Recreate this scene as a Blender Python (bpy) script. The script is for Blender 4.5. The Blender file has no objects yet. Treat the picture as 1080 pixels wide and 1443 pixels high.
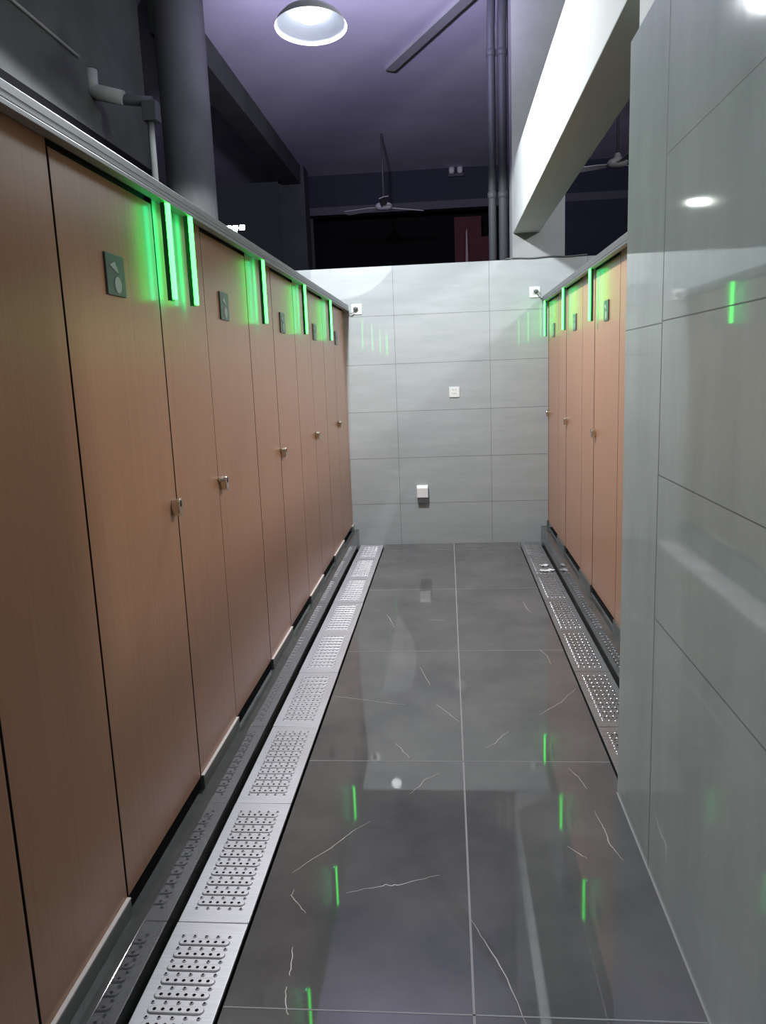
import bpy, bmesh, math, random
from mathutils import Vector, Matrix
random.seed(7)
S = bpy.context.scene
COL = S.collection
PI = math.pi

# ------------------------------------------------------------------ materials
def mat(name, col, rough=.5, metal=0.0, emit=None, strength=0.0, spec=.5, coat=0.0):
    m = bpy.data.materials.new(name); m.use_nodes = True
    b = m.node_tree.nodes['Principled BSDF']
    b.inputs['Base Color'].default_value = (*col, 1)
    b.inputs['Roughness'].default_value = rough
    b.inputs['Metallic'].default_value = metal
    b.inputs['Specular IOR Level'].default_value = spec
    b.inputs['Coat Weight'].default_value = coat
    b.inputs['Coat Roughness'].default_value = .05
    if emit:
        b.inputs['Emission Color'].default_value = (*emit, 1)
        b.inputs['Emission Strength'].default_value = strength
    return m

def noise_col(m, c1, c2, scale=(1, 1, 1), nscale=4, detail=6, lo=.35, hi=.65, rough=None, bump=0.0, c3=None, rnd=0.0):
    """procedural colour from stretched noise in object space, optional roughness range and bump"""
    nt = m.node_tree; N = nt.nodes; Lk = nt.links
    b = N['Principled BSDF']
    tc = N.new('ShaderNodeTexCoord'); mp = N.new('ShaderNodeMapping')
    mp.inputs['Scale'].default_value = scale
    Lk.new(tc.outputs['Object'], mp.inputs['Vector'])
    if rnd:
        oi = N.new('ShaderNodeObjectInfo'); mu = N.new('ShaderNodeMath'); mu.operation = 'MULTIPLY'; mu.inputs[1].default_value = rnd
        Lk.new(oi.outputs['Random'], mu.inputs[0]); Lk.new(mu.outputs[0], mp.inputs['Location'])
    no = N.new('ShaderNodeTexNoise'); no.inputs['Scale'].default_value = nscale; no.inputs['Detail'].default_value = detail
    no.inputs['Roughness'].default_value = .6
    Lk.new(mp.outputs[0], no.inputs['Vector'])
    cr = N.new('ShaderNodeValToRGB'); e = cr.color_ramp.elements
    e[0].position = lo; e[0].color = (*c1, 1); e[1].position = hi; e[1].color = (*c2, 1)
    if c3:
        k = cr.color_ramp.elements.new((lo + hi) / 2); k.color = (*c3, 1)
    Lk.new(no.outputs['Fac'], cr.inputs[0]); Lk.new(cr.outputs[0], b.inputs['Base Color'])
    if rough:
        n2 = N.new('ShaderNodeTexNoise'); n2.inputs['Scale'].default_value = 2.2; n2.inputs['Detail'].default_value = 5
        Lk.new(tc.outputs['Object'], n2.inputs['Vector'])
        mr = N.new('ShaderNodeMapRange'); mr.inputs[1].default_value = .35; mr.inputs[2].default_value = .7
        mr.inputs[3].default_value = rough[0]; mr.inputs[4].default_value = rough[1]
        Lk.new(n2.outputs['Fac'], mr.inputs[0]); Lk.new(mr.outputs[0], b.inputs['Roughness'])
    if bump:
        bp = N.new('ShaderNodeBump'); bp.inputs['Strength'].default_value = bump; bp.inputs['Distance'].default_value = .002
        Lk.new(no.outputs['Fac'], bp.inputs['Height']); Lk.new(bp.outputs[0], b.inputs['Normal'])
    return m

def wood(name, c1, c2, c3, rough):
    return noise_col(mat(name, c1, rough, spec=.4), c1, c2, (26, 26, .5), 3.0, 6, .15, .85, c3=c3, rnd=40)

M = {}
M['wood'] = wood('wood_laminate', (.44, .225, .132), (.52, .28, .17), (.48, .252, .15), .27)
M['seam_shade'] = mat('dark_seam_shade', (.05, .022, .012), .5)  # near-black panel edges put the shade of the door gaps into colour
M['tile'] = noise_col(mat('pale_grey_tile', (.5, .52, .52), .1), (.385, .42, .43), (.45, .48, .495), (1.2, 1.2, 7), 2.2, 7, .3, .7, rough=(.012, .03))
M['tile_side'] = noise_col(mat('pale_grey_tile_side', (.5, .52, .52), .1, spec=.85), (.37, .43, .415), (.47, .53, .51), (3, 3, .8), 1.6, 7, .3, .7, rough=(.03, .07))
M['grout'] = mat('dark_grout', (.16, .16, .165), .8)
M['grout_light'] = mat('pale_floor_grout', (.34, .34, .35), .7)
M['floor'] = noise_col(mat('dark_marble_floor', (.06, .06, .06), .12), (.095, .097, .104), (.175, .172, .168), (1, 1, 1), 2.4, 8, .3, .72, rough=(.02, .06))
M['vein'] = mat('white_vein', (.55, .52, .48), .3)
M['curb'] = noise_col(mat('polished_curb_tile', (.08, .085, .085), .1), (.05, .055, .055), (.11, .115, .115), (1, 1, 1), 3, 8, .3, .7, rough=(.04, .1))
M['black'] = mat('near_black', (.004, .004, .005), .8, spec=.1)
M['dark_floor'] = mat('shaded_stall_floor', (.006, .005, .005), .7, spec=.1)
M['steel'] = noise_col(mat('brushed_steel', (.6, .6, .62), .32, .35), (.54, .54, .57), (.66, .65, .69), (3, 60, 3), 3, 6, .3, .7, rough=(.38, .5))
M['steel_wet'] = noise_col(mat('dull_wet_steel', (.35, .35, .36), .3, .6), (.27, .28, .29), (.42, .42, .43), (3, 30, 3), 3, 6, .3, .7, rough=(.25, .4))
M['stud'] = mat('bright_steel_stud', (.8, .8, .8), .25, 1.0)
M['hole'] = mat('dark_hole', (.006, .006, .007), .7, spec=.1)
M['kick'] = mat('kick_plate_steel', (.30, .31, .31), .35, .8)
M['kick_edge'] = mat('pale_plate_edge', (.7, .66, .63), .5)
M['alu'] = mat('aluminium_rail', (.27, .285, .29), .45, .85)
M['alu_dark'] = mat('rail_shadow_groove', (.02, .02, .02), .6)
M['chrome'] = mat('satin_chrome', (.72, .67, .58), .22, 1.0)
M['slot'] = mat('lock_slot', (.03, .02, .015), .5)
M['sign'] = mat('grey_sign_plate', (.09, .115, .12), .35, .3)
M['symbol'] = mat('pale_sign_symbol', (.42, .46, .46), .45)
M['led'] = mat('mint_diffuser', (.1, .5, .3), .4, emit=(.045, 1, .072), strength=9.0)
M['led_back'] = mat('green_led_strip', (.05, .4, .2), .4, emit=(.004, 1, .36), strength=15.0)
M['led_body'] = mat('led_channel', (.02, .12, .06), .5)
M['white'] = mat('white_plastic', (.82, .84, .84), .35)
M['grey_plastic'] = mat('grey_plastic', (.13, .14, .15), .4)
M['plug'] = mat('dark_plug', (.10, .11, .115), .5)
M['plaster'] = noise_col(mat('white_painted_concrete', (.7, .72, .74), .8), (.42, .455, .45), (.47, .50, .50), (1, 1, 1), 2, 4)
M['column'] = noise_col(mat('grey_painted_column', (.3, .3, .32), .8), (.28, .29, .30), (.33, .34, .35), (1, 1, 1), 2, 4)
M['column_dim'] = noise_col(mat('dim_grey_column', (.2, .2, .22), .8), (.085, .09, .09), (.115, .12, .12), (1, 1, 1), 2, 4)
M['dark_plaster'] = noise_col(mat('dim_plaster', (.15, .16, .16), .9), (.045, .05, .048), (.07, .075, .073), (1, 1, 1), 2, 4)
M['navy'] = mat('dark_blue_paint', (.035, .037, .055), .9, spec=.1)
M['lintel'] = mat('grey_lintel', (.085, .087, .10), .9, spec=.1)
M['ceiling'] = noise_col(mat('lamp_glow_ceiling', (.3, .3, .38), .9), (.52, .50, .62), (.60, .58, .70), (1, 1, 1), 1.2, 5)  # purple glow around the lamp is put into the ceiling colour
M['pipe'] = mat('dark_grey_pipe', (.055, .058, .066), .6)
M['pipe_pale'] = mat('pale_pvc', (.27, .28, .27), .6)
M['fan'] = mat('pale_fan_metal', (.5, .5, .5), .5)
M['red'] = mat('dull_red_board', (.06, .010, .012), .8)
M['cloth'] = mat('pale_strip', (.35, .28, .27), .8)
M['shade'] = mat('white_enamel', (.60, .63, .74), .5)
M['shade_out'] = mat('grey_enamel_outside', (.3, .31, .33), .5)
M['bulb'] = mat('bulb_glow', (1, 1, 1), .5, emit=(.93, .97, 1.0), strength=8)
M['flood'] = mat('flood_led', (1, 1, 1), .5, emit=(.95, 1, .93), strength=60)
M['paper'] = mat('white_paper', (.85, .86, .86), .7)

# ------------------------------------------------------------------ mesh builder
ROOT = {}
class MB:
    def __init__(s): s.bm = bmesh.new(); s.k = 0
    def face(s, pts, k=None):
        vs = [s.bm.verts.new(p) for p in pts]; f = s.bm.faces.new(vs); f.material_index = s.k if k is None else k; return f
    def box(s, a, b, k=None, bev=0.0):
        k = s.k if k is None else k
        x0, x1 = sorted((a[0], b[0])); y0, y1 = sorted((a[1], b[1])); z0, z1 = sorted((a[2], b[2]))
        v = [s.bm.verts.new(p) for p in ((x0,y0,z0),(x1,y0,z0),(x1,y1,z0),(x0,y1,z0),(x0,y0,z1),(x1,y0,z1),(x1,y1,z1),(x0,y1,z1))]
        fs = [s.bm.faces.new([v[i] for i in q]) for q in ((3,2,1,0),(4,5,6,7),(0,1,5,4),(1,2,6,5),(2,3,7,6),(3,0,4,7))]
        for f in fs: f.material_index = k
        if bev:
            es = list({e for f in fs for e in f.edges})
            r = bmesh.ops.bevel(s.bm, geom=es, offset=bev, segments=2, profile=.6, affect='EDGES')
            for f in r['faces']: f.material_index = k
        return s
    def prism(s, poly, axis, a, b, k=None, bev=0.0):
        """polygon in the plane normal to axis, extruded from a to b"""
        k = s.k if k is None else k
        def P(p, t):
            return ((t, p[0], p[1]), (p[0], t, p[1]), (p[0], p[1], t))[axis]
        A = [s.bm.verts.new(P(p, a)) for p in poly]; B = [s.bm.verts.new(P(p, b)) for p in poly]
        n = len(poly); fs = [s.bm.faces.new(A[::-1]), s.bm.faces.new(B)]
        for i in range(n): fs.append(s.bm.faces.new([A[i], A[(i+1) % n], B[(i+1) % n], B[i]]))
        for f in fs: f.material_index = k
        if bev:
            es = list(fs[1].edges) + list(fs[0].edges)
            r = bmesh.ops.bevel(s.bm, geom=es, offset=bev, segments=2, profile=.6, affect='EDGES')
            for f in r['faces']: f.material_index = k
        return s
    def tube(s, pts, r, n=12, k=None, caps=True):
        k = s.k if k is None else k
        pts = [Vector(p) for p in pts]; rings = []
        rr = r if isinstance(r, (list, tuple)) else [r] * len(pts)
        for i, p in enumerate(pts):
            d = (pts[min(i+1, len(pts)-1)] - pts[max(i-1, 0)]).normalized()
            u = d.orthogonal().normalized() if i == 0 else (u - d * u.dot(d)).normalized()
            w = d.cross(u)
            rings.append([s.bm.verts.new(p + (u * math.cos(2*PI*j/n) + w * math.sin(2*PI*j/n)) * rr[i]) for j in range(n)])
        for a, b in zip(rings, rings[1:]):
            for j in range(n):
                f = s.bm.faces.new([a[j], a[(j+1) % n], b[(j+1) % n], b[j]]); f.material_index = k; f.smooth = True
        if caps:
            for f in (s.bm.faces.new(rings[0][::-1]), s.bm.faces.new(rings[-1])): f.material_index = k
        return s
    def lathe(s, prof, c, n=40, k=None):
        k = s.k if k is None else k
        rings = []
        for r, z in prof:
            if r < 1e-6: rings.append([s.bm.verts.new((c[0], c[1], c[2] + z))])
            else: rings.append([s.bm.verts.new((c[0] + r*math.cos(2*PI*j/n), c[1] + r*math.sin(2*PI*j/n), c[2] + z)) for j in range(n)])
        for a, b in zip(rings, rings[1:]):
            for j in range(n):
                j2 = (j+1) % n
                q = [a[j], a[j2], b[j2], b[j]] if len(a) > 1 and len(b) > 1 else ([a[0], b[j2], b[j]] if len(a) == 1 else [a[j], a[j2], b[0]])
                f = s.bm.faces.new(q); f.material_index = k; f.smooth = True
        return s
    def ribbon(s, pts, w, nrm, k):
        """thin flat strip lying on a surface"""
        nrm = Vector(nrm); pts = [Vector(p) for p in pts]; prev = None
        for i, p in enumerate(pts):
            d = (pts[min(i+1, len(pts)-1)] - pts[max(i-1, 0)]).normalized(); q = d.cross(nrm).normalized()
            ww = w[i] if isinstance(w, (list, tuple)) else w
            cur = (s.bm.verts.new(p + q*ww/2), s.bm.verts.new(p - q*ww/2))
            if prev:
                f = s.bm.faces.new([prev[0], prev[1], cur[1], cur[0]]); f.material_index = k
            prev = cur
        return s
    def move(s, mtx): bmesh.ops.transform(s.bm, matrix=mtx, verts=s.bm.verts); return s
    def build(s, name, mats, parent=None, origin=(0, 0, 0), fix=True):
        if parent is not None: origin = ROOT[parent.name]
        if fix: bmesh.ops.recalc_face_normals(s.bm, faces=s.bm.faces)
        bmesh.ops.translate(s.bm, vec=-Vector(origin), verts=s.bm.verts)
        me = bpy.data.meshes.new(name); s.bm.to_mesh(me); s.bm.free()
        for m in (mats if isinstance(mats, (list, tuple)) else [mats]): me.materials.append(M[m])
        o = bpy.data.objects.new(name, me); COL.objects.link(o)
        if parent is not None: o.parent = parent
        else: o.location = origin
        ROOT[o.name] = tuple(origin)
        return o

def tag(o, label, cat, group=None, kind='thing'):
    o['label'] = label; o['category'] = cat; o['kind'] = kind
    if group: o['group'] = group
    return o
def thing(name, loc, label, cat, group=None):
    o = bpy.data.objects.new(name, None); COL.objects.link(o); o.location = loc; o.empty_display_size = .1
    ROOT[o.name] = tuple(loc)
    return tag(o, label, cat, group)
def kids(o): return [c for c in bpy.data.objects if c.parent == o]
def copy_tree(o, parent=None):
    c = o.copy(); COL.objects.link(c)
    if parent is not None: c.parent = parent
    for ch in kids(o): copy_tree(ch, c)
    return c

# ------------------------------------------------------------------ dimensions
YF = 6.625            # far wall face
XL, XR = -.855, .845  # partition faces
ZL = .14              # curb ledge height
XW, YW = .569, 2.556  # side wall face and its far end
ZC = 4.64             # hall ceiling

# ------------------------------------------------------------------ setting
# floor: dark tiled floor, with its grout and veins, and the drain channels let into it
XG0, XG1 = -.576, .59
b = MB()
b.box((XG0, -1.6, -.06), (XG1, YF, 0), 0)
b.box((XG1, -1.6, -.06), (XW + .3, 1.0, 0), 0)
b.box((-.80, -1.6, -.08), (XG0, YF, -.045), 3)
b.box((XG1, -1.6, -.08), (.785, YF, -.045), 3)
b.box((-9, YF + .16, -.06), (9, 32, 0), 0)
up = (0, 0, 1); ez = .0006
XC = .0305
b.ribbon([(XC, -1.6, ez), (XC, YF, ez)], .006, up, 1)
for k in range(-2, 5):
    y = 1.5806 + 1.2*k
    if y < YF: b.ribbon([(XG0, y, ez), (XG1, y, ez)], .004, up, 1)
VEINS = [[(-0.294,2.371),(-0.347,2.308),(-0.38,2.256),(-0.438,2.18),(-0.507,2.09)],[(-0.484,2.009),(-0.491,1.986),(-0.463,1.951),(-0.433,1.913)],[(-0.444,1.781),(-0.437,1.731),(-0.433,1.684)],[(-0.434,1.649),(-0.429,1.61),(-0.412,1.564)],[(-0.329,2.004),(-0.264,2.025),(-0.213,2.042),(-0.181,2.04),(-0.098,2.075),(-0.055,2.092)],[(-0.169,2.543),(-0.132,2.601),(-0.118,2.641),(-0.1,2.657),(-0.063,2.688)],[(0.12,2.884),(0.168,2.939),(0.195,2.994),(0.227,3.033)],[(0.369,3.188),(0.427,3.26),(0.479,3.319),(0.574,3.477)],[(-0.082,3.306),(-0.024,3.202),(0.022,3.125)],[(-0.563,3.394),(-0.447,3.361),(-0.327,3.322),(-0.221,3.299)],[(0.422,2.736),(0.451,2.669),(0.469,2.586)],[(0.469,2.45),(0.477,2.366),(0.483,2.315),(0.481,2.273),(0.492,2.221),(0.506,2.176)],[(0.035,1.9),(0.064,1.825),(0.102,1.739),(0.129,1.643),(0.15,1.561)],[(0.459,4.863),(0.471,4.711),(0.492,4.624)],[(0.463,3.996),(0.49,3.911),(0.498,3.781)],[(-0.141,4.521),(-0.085,4.505),(-0.033,4.49)],[(-0.172,3.752),(-0.147,3.658),(-0.116,3.524)],[(-0.411,4.628),(-0.383,4.543),(-0.346,4.381)],[(-0.246,2.93),(-0.216,2.876),(-0.181,2.806)],[(0.348,2.247),(0.375,2.211),(0.399,2.183)]]
for v in VEINS:
    pts = []
    for (x0, y0), (x1, y1) in zip(v, v[1:]):
        for t in (0, .25, .5, .75): pts.append((x0+(x1-x0)*t + random.uniform(-.002,.002), y0+(y1-y0)*t + random.uniform(-.003,.003), ez*.7))
    pts.append((*v[-1], ez*.7)); n = len(pts)
    b.ribbon(pts, [.0008 + .0022*math.sin(PI*(i+.4)/n)*random.uniform(.5, 1.3) for i in range(n)], up, 2)
o = b.build('floor', ['floor', 'grout_light', 'vein', 'black'], fix=False)
tag(o, 'dark grey marble tile floor with white veins down the middle of the aisle', 'floor', kind='structure')

# raised stall floors behind the partitions, coloured near-black for the shade inside
b = MB(); b.box((-2.4, -1.6, 0), (-.858, YF, ZL - .012), 0); b.box((.848, YW + .2, 0), (4.0, YF, ZL - .012), 0)
tag(b.build('floor_stalls', ['dark_floor']), 'dark raised floor inside the stalls behind both rows of doors', 'floor', kind='structure')

# curbs
def curb(name, x_front, x_back, y0, label):
    b = MB(); b.box((x_front, y0, -.05), (x_back, YF, ZL), 0, .0012)
    o = b.build(name, ['curb']); tag(o, label, 'curb', kind='structure')
curb('trim_1', -.805, -.858, -1.6, 'polished dark grey curb along the foot of the left stall row')
curb('trim_2', .785, .848, YW + .12, 'polished dark grey curb along the foot of the right stall row')

# far wall with tile joints
b = MB(); b.box((-2.6, YF, -.06), (4.0, YF + .15, 2.365), 0)
zs = [.3646 + .4003*k for k in range(5)]
nf = (0, -1, 0)
for z in zs: b.ribbon([(-2.4, YF - .0006, z), (2.4, YF - .0006, z)], .0028, nf, 1)
for k in range(-2, 4):
    x = -.4297 + .7959*k; b.ribbon([(x, YF - .0006, 0), (x, YF - .0006, 2.365)], .0028, nf, 1)
tag(b.build('wall_far', ['tile', 'grout'], fix=False), 'pale grey tiled wall closing the end of the aisle', 'wall', kind='structure')

# side wall on the right, near the camera
b = MB(); b.box((XW, -1.6, -.06), (XW + .17, YW, 2.437), 0)
ns = (-1, 0, 0); xw = XW - .0006
for z in (.79, 1.197, 1.605, 2.017): b.ribbon([(xw, -1.6, z), (xw, 2.135, z)], .0025, ns, 1)
for z in (1.6,): b.ribbon([(xw, 2.135, z), (xw, YW, z)], .002, ns, 1)
for y in (2.135, .53): b.ribbon([(xw, y, 0), (xw, y, 2.437)], .003, ns, 1)
b.box((XW - .004, -1.6, 0), (XW, YW, .006), 2)
tag(b.build('wall_right', ['tile_side', 'grout', 'grout_light'], fix=False), 'grey tiled wall standing on the right close to the viewer', 'wall', kind='structure')
# plaster pier carried on top of it
b = MB(); b.box((XW + .022, 1.0, 2.437), (XW + .17, YW - .008, ZC), 0)
tag(b.build('column_pier', ['plaster']), 'pale plaster pier rising above the near right tiled wall', 'column', kind='structure')

# hall beyond and above
b = MB(); b.box((-6, -2, ZC), (6, 13.2, ZC + .15), 0)
tag(b.build('ceiling', ['ceiling']), 'hall ceiling high above the stalls, with lavender lamp glow put into its colour', 'ceiling', kind='structure')
b = MB(); b.box((-2.6, -1.6, 3.22), (-2.4, 6.6, ZC), 0); b.box((-2.6, -1.6, -.06), (-2.4, 6.6, 3.22), 1)  # lower wall is near-black to paint in the shade behind the stalls
tag(b.build('wall_left', ['dark_plaster', 'black']), 'dim grey wall above the left stalls, its shaded lower part coloured black', 'wall', kind='structure')
b = MB()
b.box((-2.2, 13, 4.15), (6, 13.2, ZC), 0); b.box((-2.2, 12.97, 4.03), (6, 13.2, 4.15), 1)
b.box((-2.2, 13, -.06), (6, 13.2, 2.6), 0); b.box((-2.2, 13.6, 2.6), (6, 13.7, 4.15), 2)
b.box((1.3, 12.98, 2.6), (6, 13.2, 4.03), 0)
tag(b.build('wall_back', ['navy', 'lintel', 'black']), 'dark blue rear wall of the hall with a long black opening', 'wall', kind='structure')
b = MB(); b.box((6, -2, -.06), (6.2, 13.2, ZC), 0)
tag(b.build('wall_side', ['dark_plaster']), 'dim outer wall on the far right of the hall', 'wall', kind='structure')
b = MB(); b.box((.56, 6.63, 2.365), (.98, 7.04, ZC), 0)
tag(b.build('column_right', ['column']), 'square grey column standing over the right end of the far wall', 'column', kind='structure')
b = MB(); b.box((.565, -1.5, 2.57), (.78, 6.63, 3.10), 0, .006)
tag(b.build('beam', ['plaster']), 'long white beam running overhead along the right side to the grey column', 'beam', kind='structure')
b = MB(); b.lathe([(0, 0), (.205, 0), (.205, ZC), (0, ZC)], (-2.14, 6.83, 0), 40)
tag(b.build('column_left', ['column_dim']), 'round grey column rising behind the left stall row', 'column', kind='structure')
b = MB(); b.box((-2.5, 12.3, 0), (-2.1, 12.7, ZC), 0, .01)
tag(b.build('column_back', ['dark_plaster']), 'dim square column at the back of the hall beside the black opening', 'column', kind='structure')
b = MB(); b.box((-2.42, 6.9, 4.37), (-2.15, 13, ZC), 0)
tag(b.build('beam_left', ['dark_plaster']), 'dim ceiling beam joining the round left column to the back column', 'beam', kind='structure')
b = MB()
p0, p1 = Vector((-.52, 8.75, 0)), Vector((.75, 6.35, 0)); d = (p1 - p0).normalized(); q = Vector((-d.y, d.x, 0)) * .055
b.prism([((p0+q).x, (p0+q).y), ((p1+q).x, (p1+q).y), ((p1-q).x, (p1-q).y), ((p0-q).x, (p0-q).y)], 2, ZC - .035, ZC, 0)
tag(b.build('beam_diagonal', ['column']), 'shallow diagonal strip across the ceiling beyond the hanging lamp', 'beam', kind='structure')

# ------------------------------------------------------------------ partitions
def side(sgn):
    x0 = XL if sgn > 0 else XR
    return lambda y, out, z: (x0 + sgn*out, y, z)
DT = .018
def dark_edges(b):
    b.bm.normal_update()
    for f in b.bm.faces:
        if abs(f.normal.y) > .9: f.material_index = 1
def make_door(sgn, y0, y1, lock_far, sign_y, label, gaps=(.004, .004), has_lock=True, ztop=2.012):
    P = side(sgn); ga, gb = gaps
    r = thing('stall_door', P((y0+y1)/2, -DT/2, .185), label, 'stall door', 'stall doors')
    b = MB(); b.box(P(y0+ga, 0, .185), P(y1-gb, -DT, ztop), 0, .0012); dark_edges(b); b.build('door_panel', ['wood', 'seam_shade'], r)
    # dark strips standing in for the shade in the gaps at both jambs
    b = MB(); b.box(P(y0+.0003, -.012, .185), P(y0+ga, -DT, ztop), 0); b.box(P(y1-gb, -.012, .185), P(y1-.0003, -DT, ztop), 0)
    b.build('seam_shade_strip', ['seam_shade'], r)
    if has_lock:
        yl = lock_far if lock_far is not None else y0 + .03; zl = 1.112
        b = MB(); w, h = .017, .027
        poly = []
        for i in range(24):
            a = 2*PI*i/24; poly.append((yl + w*math.cos(a), zl + (h-w)*(1 if math.sin(a) >= 0 else -1) + w*math.sin(a)))
        x0 = P(0, 0, 0)[0]
        b.prism(poly, 0, x0, x0 + sgn*.026, 0, .003)
        lk = b.build('lock', ['chrome'], r)
        b = MB(); poly = [(yl + .007*math.cos(2*PI*i/16), zl + .012 + .010*math.sin(2*PI*i/16)) for i in range(16)]
        b.prism(poly, 0, x0 + sgn*.0258, x0 + sgn*.0268, 0); b.build('indicator_slot', ['slot'], lk)
        b = MB(); t = -1 if (yl - y0) < (y1 - yl) else 1
        b.box(P(yl + t*.012, .004, zl + .012), P(yl + t*.042, .016, zl + .024), 0, .002); b.build('latch_bar', ['chrome'], lk)
    if sign_y is not None:
        b = MB(); b.box(P(sign_y-.057, 0, 1.722), P(sign_y+.057, .006, 1.826), 0, .0015); sg = b.build('sign_plate', ['sign'], r)
        x0 = P(0, 0, 0)[0]; a, c = x0 + sgn*.0058, x0 + sgn*.0072; sy = sign_y
        b = MB(); b.prism([(sy-.004, 1.808), (sy+.016, 1.779), (sy-.004, 1.784), (sy-.036, 1.796)] if sgn > 0 else [(sy+.004, 1.808), (sy-.016, 1.779), (sy+.004, 1.784), (sy+.036, 1.796)], 0, a, c, 0)
        b.build('arrow_symbol', ['symbol'], sg)
        b = MB(); b.prism([(sy + .006*sgn + .021*math.cos(2*PI*i/24), 1.750 + .021*math.sin(2*PI*i/24)) for i in range(24)], 0, a, c, 0)
        b.build('oval_symbol', ['symbol'], sg)
    return r
def make_panel(sgn, y0, y1, label, k0=None, k1=None, kick=True):
    P = side(sgn)
    r = thing('partition_panel', P((y0+y1)/2, -DT/2, ZL), label, 'partition panel', 'fixed panels between the stall doors')
    b = MB(); b.box(P(y0, 0, .188), P(y1, -DT, 2.0355), 0, .0012); dark_edges(b); b.build('panel', ['wood', 'seam_shade'], r)
    if kick:
        k0 = y0 if k0 is None else k0; k1 = y1 if k1 is None else k1
        b = MB(); b.box(P(k0, .010, ZL), P(k1, -.004, .186), 0, .001); b.box(P(k0, .0105, .184), P(k1, 0, .1885), 1)
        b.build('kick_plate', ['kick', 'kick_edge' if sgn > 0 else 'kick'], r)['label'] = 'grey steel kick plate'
    return r
LD = [(1.717, 2.330, 2.288, 2.012, 'nearest left stall door, wide brown wood panel with lock on its far edge'),
      (2.775, 3.390, 2.805, 3.010, 'second left stall door beyond the pair of green light bars, lock on its near edge'),
      (3.865, 4.425, 3.893, 4.090, 'third left stall door, brown wood, just past the third green light bar'),
      (4.925, 5.455, 4.945, 5.090, 'fourth left stall door, just past the fourth green light bar'),
      (5.985, 6.525, 6.005, 6.085, 'last left stall door, brown wood, next to the far tiled wall')]
make_door(1, .68, 1.295, None, None, 'brown wood door at the left frame edge, cut off with no lock in sight', has_lock=False, gaps=(.004, .009))
for (y0, y1, yl, ys, lb), gp in zip(LD, ((.009, .008), (.003, .007), (.007, .005), (.004, .006), (.004, .006))): make_door(1, y0, y1, yl, ys, lb, gp)
LP = [(1.295, 1.717, 'brown fixed panel before the nearest full left stall door'),
      (2.330, 2.775, 'brown fixed panel behind the pair of green light bars on the left row'),
      (3.390, 3.865, 'brown fixed panel behind the third green light bar of the left row'),
      (4.425, 4.925, 'brown fixed panel behind the fourth green light bar of the left row'),
      (5.455, 5.985, 'brown fixed panel behind the fifth green light bar of the left row'),
      (6.525, YF, 'narrow brown strip panel at the far end of the left row')]
for y0, y1, lb in LP: make_panel(1, y0, y1, lb)
RD = [(3.925, 4.575, 4.515, 4.235, 'nearest right stall door, pinkish wood, beside the end of the tiled wall'),
      (4.970, 5.632, 5.570, 5.250, 'middle right stall door between the first and second right light bars'),
      (6.000, 6.590, 6.545, 6.267, 'last right stall door, narrow pinkish wood strip by the far wall')]
for (y0, y1, yl, ys, lb), gp in zip(RD, ((.006, .014), (.006, .016), (.006, .020))): make_door(-1, y0, y1, yl, ys, lb, gp)
RP = [(2.60, 3.925, 'pinkish fixed panel mostly hidden by the right tiled wall'),
      (4.575, 4.970, 'pinkish fixed panel behind the nearest right light bar'),
      (5.632, 6.000, 'pinkish fixed panel behind the middle right light bar'),
      (6.590, YF, 'thin pinkish strip panel in the far right corner')]
for y0, y1, lb in RP: make_panel(-1, y0, y1, lb)

# header rails on top of the partitions
def rail(sgn, y0, label):
    P = side(sgn)
    r = thing('header_rail', P((y0+YF)/2, .02, 2.035), label, 'header rail', 'rails capping the stall rows')
    b = MB()
    b.box(P(y0, -.03, 2.0437), P(YF-.001, .044, 2.064), 0, .002); b.box(P(y0, .002, 2.026), P(YF-.001, .0435, 2.0437), 0)
    b.build('rail_body', ['alu'], r)
    b = MB(); b.box(P(y0, .022, 2.015), P(YF-.001, .049, 2.026), 0, .001); b.box(P(y0, .0434, 2.028), P(YF-.001, .0444, 2.032), 1)
    b.build('lower_lip', ['alu', 'alu_dark'], r)
    b = MB(); b.box(P(y0, -.03, 2.036), P(YF-.001, .002, 2.0437), 0); b.box(P(y0, -.032, 1.985), P(YF-.001, -.022, 2.036), 0)  # second box is a dark strip added to stop light above the doors
    b.build('groove_and_light_stop', ['alu_dark'], r)
rail(1, .3, 'pale metal rail along the top of the left stall row')
rail(-1, 2.6, 'grey metal rail along the top of the right stall row')

# green occupancy light bars
def make_bar(loc, sgn, label):
    r = thing('light_bar', loc, label, 'light bar', 'green light bars hanging over the stall doors')
    x, y, z = loc
    def Q(out, dy, dz): return (x + sgn*out, y + dy, z + dz)
    b = MB(); b.box(Q(.003, -.011, -.276), Q(.013, .011, 0), 0, .003); b.build('diffuser', ['led'], r)
    b = MB(); b.box(Q(-.002, -.0115, -.279), Q(.003, .0115, .0), 0)
    for t in (-1, 1): b.box(Q(-.0106, t*.0100, -.279), Q(-.002, t*.0115, 0), 0)
    b.build('light_channel', ['led_body'], r)
    b = MB(); b.box(Q(-.010, -.0095, -.274), Q(-.002, .0095, -.004), 0); b.build('light_strip', ['led_back'], r)
    return r
names = ['green light bar of the left row hanging nearest the viewer', 'second green light bar of the left row, right behind the nearest one',
         'third green light bar of the left row, alone past the second door', 'fourth green light bar of the left row, past the third door',
         'fifth and smallest green light bar of the left row, nearest the far wall']
p = None
for y, n in zip((2.340, 2.545, 3.545, 4.58, 5.59), names):
    if p is None: p = make_bar((-.819, y, 2.0155), 1, n); p0 = p
    else:
        c = copy_tree(p); c.location = (-.819, y, 2.0155); c['label'] = n
names = ['green light bar nearest the viewer on the right row', 'middle green light bar of the right row', 'farthest green light bar of the right row, in the corner by the far wall']
p = None
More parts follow.
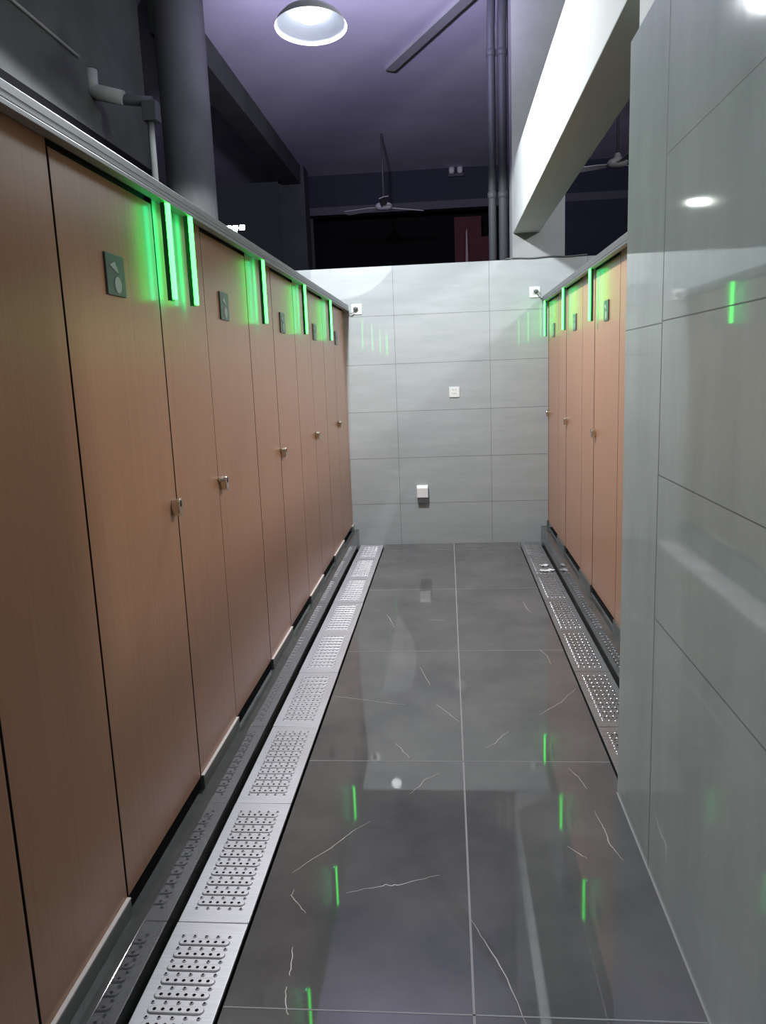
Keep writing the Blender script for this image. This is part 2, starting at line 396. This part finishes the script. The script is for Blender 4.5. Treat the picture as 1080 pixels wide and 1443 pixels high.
for y, n in zip((4.49, 5.49, 6.49), names):
    if p is None: p = make_bar((.808, y, 2.0155), -1, n)
    else:
        c = copy_tree(p); c.location = (.808, y, 2.0155); c['label'] = n

# ------------------------------------------------------------------ drain grates
def grate_mesh(w, L, rows, stud):
    b = MB(); b.box((-w/2, -L/2, -.012), (w/2, L/2, 0), 0, .0018)
    m = .055; pitch = (L - 2*m) / rows; hw = w*.34; n = 10
    for i in range(rows):
        y = -L/2 + m + pitch*(i+.5)
        def cap(r, z, ex):
            pts = []
            for j in range(n+1): a = PI/2 - PI*j/n; pts.append((hw - .010 + r*math.cos(a), y + r*math.sin(a), z))
            for j in range(n+1): a = -PI/2 - PI*j/n; pts.append((-hw + .010 + r*math.cos(a), y + r*math.sin(a), z))
            return [b.bm.verts.new(q) for q in pts]
        A = cap(.0125, 0, 0); B = cap(.0098, .0040, 0); C = cap(.0075, .0036, 0); K = len(A)
        for U, V in ((A, B), (B, C)):
            for j in range(K):
                f = b.bm.faces.new([U[j], V[j], V[(j+1) % K], U[(j+1) % K]]); f.material_index = 0; f.smooth = True
        f = b.bm.faces.new(C[::-1]); f.material_index = 0
        for j in range(6):
            x = -hw + .016 + (2*hw - .032)*j/5
            b.face([(x + .0048*math.cos(2*PI*t/8), y + .0048*math.sin(2*PI*t/8), .0039) for t in range(8)], 1)
    for i in range(rows+1):
        y = -L/2 + m + pitch*i
        for j in range(5):
            x = -hw + .004 + (2*hw - .008)*j/4
            R = .0062; P0 = [b.bm.verts.new((x + R*math.cos(2*PI*t/8), y + R*math.sin(2*PI*t/8), 0)) for t in range(8)]
            P1 = [b.bm.verts.new((x + R*.5*math.cos(2*PI*t/8), y + R*.5*math.sin(2*PI*t/8), .0032)) for t in range(8)]
            for t in range(8):
                f = b.bm.faces.new([P0[t], P0[(t+1) % 8], P1[(t+1) % 8], P1[t]]); f.material_index = stud; f.smooth = True
            f = b.bm.faces.new(P1); f.material_index = stud if stud == 2 else 1
    return b
GY = [1.2600, 1.8680, 2.4735, 3.0790, 3.6845, 4.2900, 4.8955, 5.5010, 6.1065, 6.612]
ordl = ['nearest left drain grate, cut off by the bottom of the frame', 'second left drain grate, shiny pressed steel, next to the nearest', 'third left drain grate counted from the viewer',
        'fourth left drain grate counted from the viewer', 'fifth left drain grate, in the middle of the left run', 'sixth left drain grate counted from the viewer',
        'seventh left drain grate, third from the far wall', 'eighth left drain grate, second from the far wall', 'short last left drain grate against the far wall']
proto = None
for i, (a, c) in enumerate(zip(GY, GY[1:])):
    L = c - a - .004; w = .202; loc = (-.6885, (a+c)/2, random.uniform(-.001, .002))
    if i == 8: o = grate_mesh(w, L, 9, 0).build('drain_grate', ['steel', 'hole', 'stud'], fix=False)
    elif proto is None: o = proto = grate_mesh(w, L, 11, 0).build('drain_grate', ['steel', 'hole', 'stud'], fix=False)
    else: o = proto.copy(); COL.objects.link(o)
    o.location = loc; o.rotation_euler = (0, random.uniform(-.006, .006), random.uniform(-.002, .002))
    tag(o, ordl[i], 'drain grate', 'left row of steel drain grates')
ordr = ['nearest right drain grate, half hidden by the tiled wall', 'second right drain grate counted from the viewer, dotted with bright studs', 'third right drain grate, dull and wet', 'right drain grate just before the white scraps',
        'right drain grate carrying the white scraps', 'last right drain grate but one before the far wall', 'short last right drain grate against the far wall']
proto = None
for i, (a, c) in enumerate(zip(GY[2:], GY[3:])):
    L = c - a - .004; w = .172
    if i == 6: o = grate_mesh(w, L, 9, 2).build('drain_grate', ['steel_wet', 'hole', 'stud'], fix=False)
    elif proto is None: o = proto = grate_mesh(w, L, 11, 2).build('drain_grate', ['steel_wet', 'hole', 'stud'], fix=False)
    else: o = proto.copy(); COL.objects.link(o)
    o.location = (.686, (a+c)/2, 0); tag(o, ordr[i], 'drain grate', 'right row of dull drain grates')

# ------------------------------------------------------------------ wall fittings
def socket(x, z, label, plug):
    r = thing('wall_socket', (x, YF, z), label, 'socket', 'white sockets on the far wall')
    b = MB(); b.box((x-.043, YF-.009, z-.043), (x+.043, YF, z+.043), 0, .003); b.build('face_plate', ['white'], r)
    b = MB()
    for dx, dz, a in ((-.010, .020, .5), (.010, .020, -.5), (0, -.012, 0), (-.012, -.012, .5), (.012, -.012, -.5)):
        w, h = .0016, .006
        pts = [(-w, -h), (w, -h), (w, h), (-w, h)]
        b.prism([(x+dx + px*math.cos(a) - pz*math.sin(a), z+dz + px*math.sin(a) + pz*math.cos(a)) for px, pz in pts], 1, YF-.0096, YF-.0088, 0)
    b.build('socket_holes', ['grey_plastic'], r)
    return r
socket(.062, 1.312, 'white square socket in the middle of the far wall', False)
socket(-.742, 2.028, 'white socket above the far end of the left rail', True)
socket(.737, 2.100, 'white socket above the far end of the right rail', True)
def power_plug(x, z, ex, ez_, label):
    r = thing('power_plug', (x, YF - .01, z), label, 'plug', 'plugs feeding the light rails')
    b = MB(); b.lathe([(0, 0), (.013, .0), (.019, .012), (.016, .022), (0, .022)], (0, 0, 0), 20)
    b.move(Matrix.Translation((x, YF - .0105, z)) @ Matrix.Rotation(PI/2, 4, 'X') @ Matrix.Diagonal((1.1, .8, 1.2, 1)))
    b.build('plug_body', ['plug'], r)
    b = MB(); pts = []
    for i in range(13):
        t = i/12; pts.append((x + (ex-x)*t, YF - .03 + .004*t, z - .008 + (ez_ - z + .008)*t - .02*math.sin(PI*t)))
    b.tube(pts, .0035, 8); b.build('cord', ['plug'], r)
power_plug(-.748, 2.032, -.812, 2.005, 'dark plug with short cord in the left far socket')
power_plug(.745, 2.104, .812, 2.05, 'dark plug with short cord in the right far socket')
# lower white fitting
x, z = -.232, .455
r = thing('splash_proof_socket', (x, YF, z - .09), 'white splash-proof socket cover with grey bottom, low on the far wall', 'socket box')
b = MB(); b.prism([(YF, z+.068), (YF-.028, z+.068), (YF-.042, z+.045), (YF-.046, z-.035), (YF, z-.05)], 0, x-.048, x+.048, 0, .003); b.build('cover', ['white'], r)
b = MB(); b.prism([(YF, z-.05), (YF-.040, z-.0375), (YF-.032, z-.085), (YF, z-.09)], 0, x-.044, x+.046, 0, .002); b.build('cable_boot', ['grey_plastic'], r)['label'] = 'dark grey bottom of the socket cover'
# cable along the wall top
b = MB(); b.tube([(.50 + .06*i, YF + .004 - .010, 2.372 + .004*math.sin(i*1.3)) for i in range(12)], .006, 8)
tag(b.build('cable', ['plug']), 'thin dark cable lying along the top of the far wall under the column', 'cable')

# litter
def scrap(x, y, z, s, label, seed):
    rnd = random.Random(seed); b = MB(); n = 6
    g = [[b.bm.verts.new((x + (i/n-.5)*s*1.5, y + (j/n-.5)*s, z + .003 + rnd.random()*s*.22)) for j in range(n+1)] for i in range(n+1)]
    for i in range(n):
        for j in range(n):
            if (i in (0, n-1)) and (j in (0, n-1)): continue
            b.bm.faces.new([g[i][j], g[i+1][j], g[i+1][j+1], g[i][j+1]])
    for v in [v for v in b.bm.verts if not v.link_faces]: b.bm.verts.remove(v)
    tag(b.build('paper_scrap', ['paper'], origin=(x, y, z)), label, 'paper scrap', 'white paper scraps')
scrap(.700, 5.60, .004, .06, 'larger white paper scrap lying on the right drain grate', 1)
scrap(.705, 5.76, .004, .045, 'smaller white paper scrap just behind the larger one on the right grate', 2)
scrap(.745, 5.62, .004, .03, 'small white shred at the curb side of the right grate', 4)

# ------------------------------------------------------------------ hanging lamp
LX, LY, LZ = -.716, 4.70, 3.425
r = thing('pendant_lamp', (LX, LY, LZ), 'white dome lamp with glowing bulb hanging from the ceiling over the aisle', 'hanging lamp')
tilt = Matrix.Translation((LX, LY, LZ)) @ Matrix.Rotation(-.09, 4, 'X')
R0 = .203
prof = [(R0, 0), (R0*.93, .03), (R0*.78, .062), (R0*.55, .09), (R0*.33, .112), (.045, .135), (.045, .20), (0, .20)]
b = MB(); b.lathe(prof, (0, 0, 0), 56, 1)
inner = [(R0, 0), (R0*.915, .027), (R0*.765, .058), (R0*.54, .085), (R0*.32, .106), (.03, .122), (0, .122)]
b.lathe(inner, (0, 0, 0), 56, 0); b.move(tilt); b.build('lamp_shade', ['shade', 'shade_out'], r)
b = MB(); b.lathe([(0, .030), (.035, .034), (.066, .046), (.08, .064), (.066, .082), (.03, .094), (0, .096)], (0, 0, 0), 32); b.move(tilt); b.build('bulb', ['bulb'], r)
b = MB(); b.tube([(LX, LY + .012, LZ + .19), (LX, LY + .012, ZC)], .009, 10); b.build('rod', ['pipe'], r)

# ------------------------------------------------------------------ things in the dark hall
def ceiling_fan(x, y, z, rot, label):
    r = thing('ceiling_fan', (x, y, z), label, 'ceiling fan', 'ceiling fans in the dark hall')
    b = MB(); b.tube([(x, y, z + .05), (x, y, ZC)], .014, 10); b.build('rod', ['pipe'], r)
    b = MB(); b.lathe([(0, .11), (.03, .10), (.045, .05), (.10, .03), (.12, 0), (.10, -.04), (.04, -.055), (0, -.055)], (x, y, z), 28); b.build('motor', ['fan'], r)
    for k in range(3):
        b = MB(); a = rot + k*2*PI/3
        b.prism([(.10, -.03), (.22, -.05), (.60, -.065), (.64, 0), (.60, .065), (.22, .05), (.10, .03)], 2, -.004, .004, 0)
        b.move(Matrix.Translation((x, y, z - .015)) @ Matrix.Rotation(a, 4, 'Z') @ Matrix.Rotation(.22, 4, 'X')); b.build('blade', ['fan'], r)
    return r
ceiling_fan(1.99, 9.5, 3.74, 2.75, 'pale ceiling fan on a rod seen between the beam and the tiled wall')
ceiling_fan(-.80, 11, 3.72, .6, 'dim ceiling fan hanging in front of the black opening')
r = thing('emergency_light', (.20, 12.99, 4.68 - .12), 'small twin-headed light fitting high on the dark rear wall', 'emergency light')
b = MB(); b.box((.10, 12.95, 4.50), (.34, 13.0, 4.545), 0, .005); b.build('mount', ['lintel'], r)
for dx in (.15, .28):
    b = MB(); b.lathe([(0, 0), (.035, 0), (.045, .03), (.045, .09), (0, .10)], (dx, 12.93, 4.535), 16); b.build('lamp_head', ['fan'], r)
b = MB(); b.box((.18, 13.3, 2.6), (.62, 13.33, 3.95), 0, .004); tag(b.build('red_board', ['red'], origin=(.4, 13.3, 2.6)), 'tall dull red board standing in the black opening', 'board', 'red boards in the opening')
b = MB(); b.box((.42, 13.24, 2.6), (.78, 13.27, 3.62), 0, .004); tag(b.build('red_board', ['red'], origin=(.6, 13.24, 2.6)), 'lower dull red board leaning in front of the tall red one', 'board', 'red boards in the opening')
b = MB(); b.prism([(.34, 2.6), (.37, 2.6), (.395, 3.3), (.385, 3.74), (.365, 3.7), (.355, 3.3)], 1, 13.2, 13.215, 0); tag(b.build('cloth_strip', ['cloth'], origin=(.36, 13.2, 2.6)), 'narrow pale strip hanging against the red boards', 'strip')
for x, rr, lb in ((.418, .034, 'left one of two vertical grey pipes beside the square column'), (.507, .038, 'right one of two vertical grey pipes, touching the square column')):
    b = MB(); b.tube([(x, 6.90, 0), (x, 6.90, 4.2), (x + .015, 6.90, ZC)], rr, 20)
    for z in (2.9, 4.0): b.lathe([(rr, 0), (rr + .006, .003), (rr + .006, .05), (rr, .053)], (x, 6.90, z), 20)
    tag(b.build('drain_pipe', ['pipe'], origin=(x, 6.9, 0)), lb, 'pipe', 'vertical pipes beside the column')
# pipework near the left wall
r = thing('wall_pipe', (-2.3, 5.6, 3.45), 'grey pipe with a pale elbow running from the left wall to the round column', 'pipe')
b = MB(); b.tube([(-2.40, 5.6, 3.474), (-2.20, 5.6, 3.43), (-1.99, 5.6, 3.40)], .036, 14); b.build('pipe_run', ['pipe'], r)
b = MB(); b.tube([(-2.395, 5.57, 3.62), (-2.395, 5.57, 3.54), (-2.385, 5.57, 3.495), (-2.35, 5.57, 3.475), (-2.18, 5.57, 3.43)], [.046, .044, .047, .05, .046], 14); b.build('elbow', ['pipe_pale'], r)['label'] = 'pale plastic pipe elbow'
r = thing('junction_box', (-1.99, 5.6, 3.28), 'small grey box under the pipe end with a conduit running down', 'junction box')
b = MB(); b.box((-2.05, 5.55, 3.27), (-1.95, 5.65, 3.40), 0, .006); b.build('box_body', ['pipe'], r)
b = MB(); b.tube([(-2.01, 5.6, 3.28), (-2.02, 5.6, ZL)], .022, 12); b.build('conduit', ['dark_plaster'], r)
b = MB(); b.tube([(-2.391, 3.6, 3.64), (-2.391, 5.4, 3.64)], .010, 10)
tag(b.build('conduit_pipe', ['pipe_pale'], origin=(-2.391, 4.5, 3.64)), 'thin pale conduit running along the left wall above the pipe elbow', 'conduit')
# distant floodlight on a mast
FY = 29.; FX = -.26126*FY; FZ = 1.57 + .18358*FY
r = thing('floodlight_mast', (FX, FY, 0), 'bright white floodlight far away in the dark beyond the left row', 'floodlight')
b = MB(); b.tube([(FX, FY + .12, 0), (FX, FY + .12, FZ)], [.09, .05], 12); b.box((FX-.34, FY+.03, FZ-.03), (FX+.34, FY+.07, FZ+.03), 0); b.build('mast', ['pipe'], r)
for k in (-1, 0, 1):
    b = MB(); b.box((FX + k*.25 - .09, FY - .02, FZ - .08), (FX + k*.25 + .09, FY + .03, FZ + .08), 0, .01); b.build('lamp_head', ['flood'], r)

# ------------------------------------------------------------------ lights
def point(name, loc, energy, col, rad, spot=None, aim=None, blend=1.0):
    l = bpy.data.lights.new(name, 'SPOT' if spot else 'POINT'); l.energy = energy; l.color = col; l.shadow_soft_size = rad
    o = bpy.data.objects.new(name, l); COL.objects.link(o); o.location = loc
    if spot:
        l.spot_size = spot; l.spot_blend = blend
        o.rotation_euler = (Vector(aim) - Vector(loc)).to_track_quat('-Z', 'Y').to_euler()
    return o
point('pendant_light', (LX, LY-.005, LZ - .02), 370, (.95, .98, 1), .06, spot=math.radians(176), aim=(LX, LY - .3, 0), blend=.1)
point('hall_lamp_light', (2.6, 3.73, 3.5), 210, (.96, 1, .95), .16)
point('ceiling_glow_fill', (LX, LY + .1, LZ + .32), 700, (.72, .66, 1.0), .1, spot=1.5, aim=(-.6, 7.4, ZC), blend=1)  # added uplight without a fixture, imitates the lavender haze around the lamp
point('fill_behind', (-1.9, -.9, 4.0), 280, (.9, .97, 1), 1.2)  # unseen soft fill added behind the camera to even out the walls

w = bpy.data.worlds.new('night'); S.world = w; w.use_nodes = True
w.node_tree.nodes['Background'].inputs[0].default_value = (.42, .48, .62, 1); w.node_tree.nodes['Background'].inputs[1].default_value = .025

# ------------------------------------------------------------------ camera
cam = bpy.data.cameras.new('camera'); co = bpy.data.objects.new('camera', cam); COL.objects.link(co)
F = Vector((-.08653811, .9800964, -.17866784)); R = Vector((.99598859, .08101619, -.0379883)); U = Vector((.02275721, .18123857, .98317582))
co.matrix_world = Matrix(((R.x, U.x, -F.x, 0), (R.y, U.y, -F.y, 0), (R.z, U.z, -F.z, 1.5), (0, 0, 0, 1)))
cam.sensor_fit = 'HORIZONTAL'; cam.sensor_width = 36; cam.lens = 1083.6133 / 1080 * 36; cam.clip_start = .02
S.camera = co
S.view_settings.view_transform = 'Standard'; S.view_settings.look = 'None'; S.view_settings.exposure = 0
S.cycles.use_denoising = True; S.cycles.sample_clamp_indirect = 8; S.cycles.max_bounces = 10; S.cycles.caustics_reflective = False; S.cycles.caustics_refractive = False
